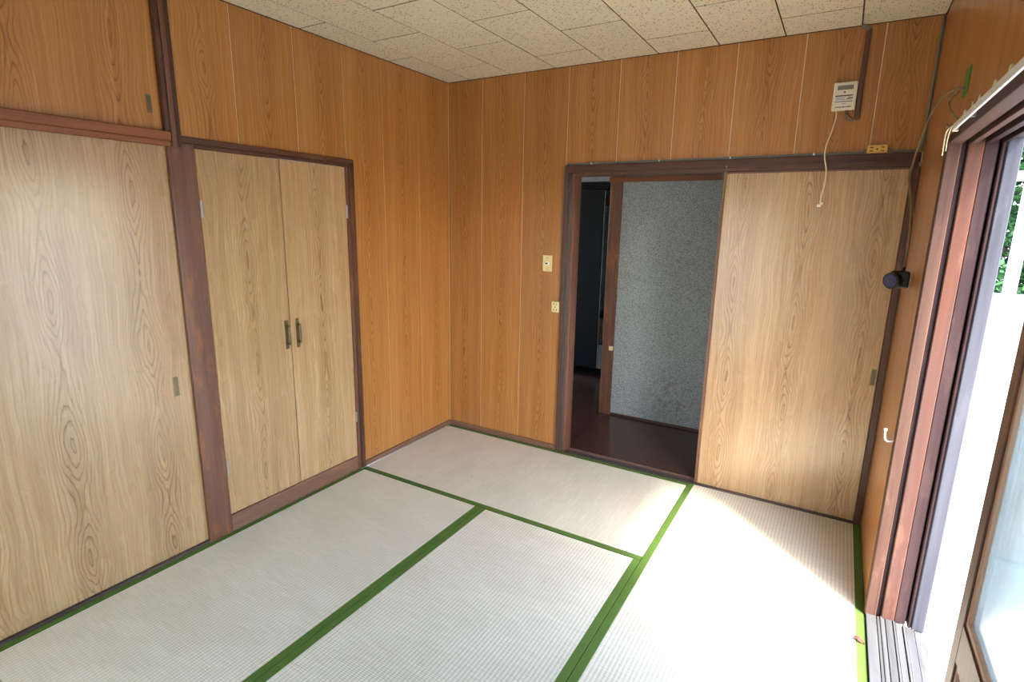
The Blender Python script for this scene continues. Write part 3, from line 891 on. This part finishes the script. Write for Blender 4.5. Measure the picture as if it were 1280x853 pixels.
# socket by the doorway post
def socket(name, x0, x1, z0, z1, mat, label, horizontal, th=0.012):
    c = Vector(((x0 + x1) / 2, 0, (z0 + z1) / 2))
    p = empty(name, c)
    tag(p, label, 'socket')
    y1 = 0.0
    box('plate', (x0, y1 - th, z0), (x1, y1, z1), mat, p, 0.0025, 2, off=c)
    cyl('screw', (0, -th - 0.001, 0), (0, -th + 0.001, 0), 0.0038, M['dark'], p, 10)
    for s in (-1, 1):
        for t in (-1, 1):
            if horizontal:
                cx, cz = s * (x1 - x0) * 0.27, t * (z1 - z0) * 0.2
                lo, hi = (cx - 0.006, -th - 0.0006, cz - 0.002), (cx + 0.006, -th + 0.001, cz + 0.002)
            else:
                cx, cz = t * (x1 - x0) * 0.19, s * (z1 - z0) * 0.28
                lo, hi = (cx - 0.002, -th - 0.0006, cz - 0.006), (cx + 0.002, -th + 0.001, cz + 0.006)
            box('slot', lo, hi, M['dark'], p, 0.0003)
    return p
socket('wall_socket', 0.822, 0.876, 0.934, 1.001, M['ivory'], 'ivory upright power socket beside the doorway post', False)
os_ = socket('header_socket', 2.414, 2.494, 1.829, 1.866, M['yellowed'], 'yellowed power socket sitting on the door header', True)
os_.name = 'wall_socket.001'

# grey cable around the doorway
cb = tube('surface_cable', [(0.862, -0.006, 1.004), (0.875, -0.006, 1.02), (0.879, -0.0055, 1.06), (0.879, -0.0055, 1.4), (0.879, -0.0055, 1.78), (0.884, -0.0055, 1.815), (0.905, -0.0055, 1.834),
                            (0.95, -0.0055, 1.836), (1.4, -0.0055, 1.836), (1.9, -0.0055, 1.836), (2.36, -0.0055, 1.836), (2.395, -0.0055, 1.838), (2.413, -0.0055, 1.847)], 0.0050, M['grey_cable'], None, 8, 6)
tag(cb, 'thin grey cable running from the upright socket over the doorway', 'cable')
for xk in (1.05, 1.45, 1.82, 2.2):
    child_world(box('staple', (xk - 0.004, -0.0105, 1.831), (xk + 0.004, 0.0, 1.842), M['white'], None, 0.0005), cb)
cb2 = tube('corner_cable', [(2.495, -0.0055, 1.847), (2.515, -0.0055, 1.838), (2.56, -0.0055, 1.836), (2.606, -0.0055, 1.838), (2.621, -0.0060, 1.86), (2.622, -0.0070, 1.95), (2.622, -0.0070, 2.15), (2.622, -0.0070, 2.375)], 0.0046, M['grey_cable'], None, 8, 6)
tag(cb2, 'grey cable climbing the room corner from the yellowed socket', 'cable')

# energy meter box
mt = empty('wall_controller', (2.295, 0, 2.085))
tag(mt, 'white wall controller with a small display', 'controller')
mo = mt.location
box('case', (2.248, -0.026, 2.025), (2.343, 0.0, 2.147), M['case'], mt, 0.005, 2, off=mo)
box('display', (2.264, -0.0268, 2.113), (2.327, -0.0255, 2.132), M['lcd'], mt, 0.0004, off=mo)
box('button', (2.290, -0.0285, 2.100), (2.298, -0.0255, 2.106), M['navy'], mt, 0.0006, off=mo)
for z0, z1, x0, x1, mm in ((2.085, 2.090, 2.258, 2.329, 'navy'), (2.079, 2.0815, 2.262, 2.300, 'faint'), (2.0745, 2.077, 2.262, 2.294, 'faint'), (2.070, 2.0725, 2.262, 2.306, 'faint'),
                           (2.077, 2.080, 2.310, 2.328, 'navy'), (2.0715, 2.075, 2.304, 2.328, 'navy'), (2.061, 2.064, 2.258, 2.329, 'navy'), (2.051, 2.0545, 2.287, 2.304, 'faint')):
    box('print', (x0, -0.0265, z0), (x1, -0.0257, z1), M[mm], mt, 0, off=mo)
xx = 2.264
for k in range(11):
    w_ = (0.004, 0.003, 0.005)[k % 3]
    box('print', (xx, -0.0265, 2.036), (xx + w_, -0.0257, 2.036 + (0.005, 0.0065, 0.0045, 0.006)[k % 4]), M['navy'], mt, 0, off=mo)
    xx += w_ + 0.002
for pts, mm, r in (([(2.308, -0.014, 2.027), (2.306, -0.014, 2.008), (2.316, -0.014, 1.986), (2.332, -0.014, 1.978), (2.348, -0.014, 1.984)], 'grey_cable', 0.0036),
                   ([(2.318, -0.013, 2.027), (2.318, -0.013, 2.01), (2.328, -0.013, 1.996), (2.344, -0.012, 1.986)], 'black', 0.0020),
                   ([(2.312, -0.016, 2.027), (2.309, -0.016, 2.016), (2.315, -0.016, 2.004)], 'leafbrown', 0.0018)):
    tube('wire', [Vector(p) - mo for p in pts], r, M[mm], mt, 6)
dc = empty('cable_duct', (2.356, 0, 2.18))
tag(dc, 'brown cable duct rising from the wall controller to the ceiling', 'cable duct')
do = dc.location
box('channel', (2.3455, -0.016, 1.982), (2.3665, 0.0, 2.362), M['brown_duct'], dc, 0.003, off=do)
tube('elbow', [Vector(p) - do for p in ((2.352, -0.010, 2.356), (2.350, -0.013, 2.368), (2.340, -0.014, 2.374), (2.326, -0.014, 2.378))], 0.0068, M['grey_cable'], dc, 10)

pc = tube('pull_cord', [(2.271, -0.015, 2.025), (2.272, -0.018, 1.99), (2.262, -0.022, 1.93), (2.248, -0.026, 1.87), (2.248, -0.026, 1.82), (2.262, -0.026, 1.76), (2.264, -0.026, 1.70), (2.256, -0.024, 1.65), (2.254, -0.022, 1.612)], 0.0032, M['cream_cord'], None, 8)
tag(pc, 'cream cord dangling from the white wall controller', 'cord')
child_world(boxes('connector', [((2.241, -0.029, 1.590), (2.259, -0.015, 1.604)), ((2.252, -0.027, 1.600), (2.266, -0.017, 1.612))], M['white'], None, 0.002), pc)

gs = tube('door_string', [(1.809, -0.0185, 1.790), (1.809, -0.0195, 1.778), (1.807, -0.016, 1.75), (1.803, -0.010, 1.70), (1.802, -0.006, 1.632)], 0.0016, M['lime'], None, 6)
tag(gs, 'short yellow-green string hanging from the door header', 'string')
child_world(cyl('nail', (1.809, -0.0185, 1.792), (1.809, -0.024, 1.792), 0.003, M['steel'], None, 8), gs)

# hanging cord with black round socket
hc = tube('hanging_cord', [(W - 0.005, -0.945, 1.900), (W - 0.010, -0.80, 1.930), (W - 0.014, -0.50, 1.958), (W - 0.018, -0.22, 1.935), (W - 0.026, -0.09, 1.862), (W - 0.036, -0.055, 1.770), (W - 0.040, -0.06, 1.715),
                            (W - 0.030, -0.17, 1.618), (W - 0.024, -0.27, 1.50), (W - 0.026, -0.335, 1.38), (W - 0.028, -0.36, 1.335)], 0.0052, M['tan_cord'], None, 8)
tag(hc, 'tan cord hanging in the corner from green tape to the black plug', 'cord')
h2 = tube('cord_tail', [(W - 0.006, -0.80, 1.928), (W - 0.014, -0.73, 1.905), (W - 0.016, -0.80, 1.870), (W - 0.018, -0.93, 1.832), (W - 0.018, -1.05, 1.802)], 0.0038, M['tan_cord'], None, 8)
child_world(h2, hc)
pg = empty('black_plug', (W - 0.045, -0.37, 1.29))
tag(pg, 'black round-faced plug hanging on the tan cord', 'plug')
bm = bmesh.new()
box_bm(bm, (-0.034, -0.030, -0.034), (0.030, 0.030, 0.034), 0.008, 2)
bo = link('body', done(bm, 'plug_body'), M['black'], pg, (0.008, 0, 0))
dirv = Vector((-0.55, -0.75, -0.12)).normalized()
for a, b, r, nm, mm in ((0.018, 0.044, 0.034, 'face_ring', 'black'), (0.043, 0.046, 0.026, 'face', 'navy')):
    cyl(nm, dirv * a, dirv * b, r, M[mm], pg, 24, None, 0.002)
sx = dirv.cross(Vector((0, 0, 1))).normalized()
for s in (-1, 1):
    cyl('contact', dirv * 0.045 + sx * s * 0.008, dirv * 0.0475 + sx * s * 0.008, 0.0035, M['pull'], pg, 8)
cyl('cord_grip', (0.012, 0.0, 0.030), (0.016, 0.008, 0.050), 0.008, M['black'], pg, 12, 0.006)

gt = box('tape_strip', (W - 0.0024, -0.975, 1.880), (W - 0.0004, -0.890, 1.962), M['green_tape'], None, 0.0003)
tag(gt, 'strip of green tape on the panelled wall above the window', 'tape')

# dried leaf on the border
bm = bmesh.new()
rows = []
for i in range(9):
    t = i / 8
    wd = 0.011 * math.sin(math.pi * min(1, t * 0.96 + 0.03)) + 0.0008
    rows.append([bm.verts.new((-0.02 + 0.04 * t, s * wd, 0.0015 + 0.005 * abs(s) + 0.004 * math.sin(t * 5.0))) for s in (-1, -0.5, 0, 0.5, 1)])
for a, b in zip(rows, rows[1:]):
    for k in range(4):
        bm.faces.new((a[k], a[k + 1], b[k + 1], b[k]))
lf = link('dried_leaf', done(bm, 'dried_leaf'), M['leafbrown'], None, (2.606, -0.955, 0.0016), -0.6)
lf.modifiers.new('thickness', 'SOLIDIFY').thickness = 0.0008
tag(lf, 'small brown dried leaf on the mat border by the window', 'leaf')

# ------------------------------------------------------------------ outside the window
struct(box('added_eave', (-0.7, YF - 0.32, 2.49), (3.24, 0.10, 2.56), M['render_wall'], None, 0.004), 'added roof overhang shading the top of the window frame', 'roof')  # unseen overhang, added to keep sky light off the upper jamb
gz = -0.45
struct(box('ground', (-40, -40, gz - 0.1), (60, 60, gz), M['concrete'], None, 0), 'sun-bleached concrete yard outside the window')
bw = box('boundary_wall', (2.9, 14.0, gz), (16, 14.2, 0.02), M['concrete'], None, 0.01)
tag(bw, 'low pale concrete wall at the far end of the yard', 'wall', None, 'structure')
po = empty('yard_post', (4.28, 6.15, gz))
tag(po, 'white post standing on a round concrete base in the yard', 'post')
cyl('post', (0, 0, 0.0), (0, 0, 3.4), 0.07, M['railwhite'], po, 18)
cyl('base', (0, 0, 0.0), (0, 0, 0.10), 0.20, M['concrete'], po, 20, 0.17)
box('arm', (-0.9, -0.05, 2.55), (1.6, 0.05, 2.67), M['bead'][0], po, 0.004)

def bush(name, x, y, rx, rz, label, n):
    """leafy crown: real leaf blades scattered through an egg-shaped volume around a branching stem"""
    t = empty(name, (x, y, gz))
    tag(t, label, 'tree', 'trees beyond the yard')
    bm = bmesh.new()
    cyl_bm(bm, (0, 0, 0), (0, 0, rz * 1.1), 0.09, 8, 0.03)
    for k in range(6):
        a = k * 1.05
        cyl_bm(bm, (0, 0, rz * (0.3 + 0.1 * k)), (math.cos(a) * rx * 0.7, math.sin(a) * rx * 0.7, rz * (0.7 + 0.12 * k)), 0.04, 6, 0.012)
    link('trunk', done(bm, 'trunk'), M['bark'], t)
    bm = bmesh.new()
    for k in range(n):
        v = Vector((random.gauss(0, 1), random.gauss(0, 1), random.gauss(0, 1))).normalized() * random.uniform(0.55, 1.0) ** 0.6
        lump = 1 + 0.16 * math.sin(v.x * 7 + v.z * 5) + 0.12 * math.sin(v.y * 9)
        p = Vector((v.x * rx * lump, v.y * rx * lump, rz + v.z * rz * lump * 0.98))
        q = Vector((random.gauss(0, 1), random.gauss(0, 1), random.gauss(0, 0.6))).normalized()
        s = q.cross(Vector((random.random(), random.random(), random.random() + 0.1))).normalized()
        L = random.uniform(0.16, 0.30)
        a, b, c, d = p, p + q * L * 0.5 + s * L * 0.28, p + q * L, p + q * L * 0.5 - s * L * 0.28
        bm.faces.new([bm.verts.new(w) for w in (a, b, c, d)])
    link('foliage', done(bm, 'foliage'), M['foliage'], t)
    return t
bush('leafy_tree', 6.3, 16.4, 1.7, 2.4, 'leafy green tree beyond the low wall, seen beside the white post', 9000)
bush('leafy_tree', 10.4, 17.2, 1.6, 2.8, 'taller leafy green tree beyond the low wall', 2600)
bush('leafy_tree', 2.4, 17.0, 1.6, 2.3, 'leafy green tree at the far end of the low wall', 2200)
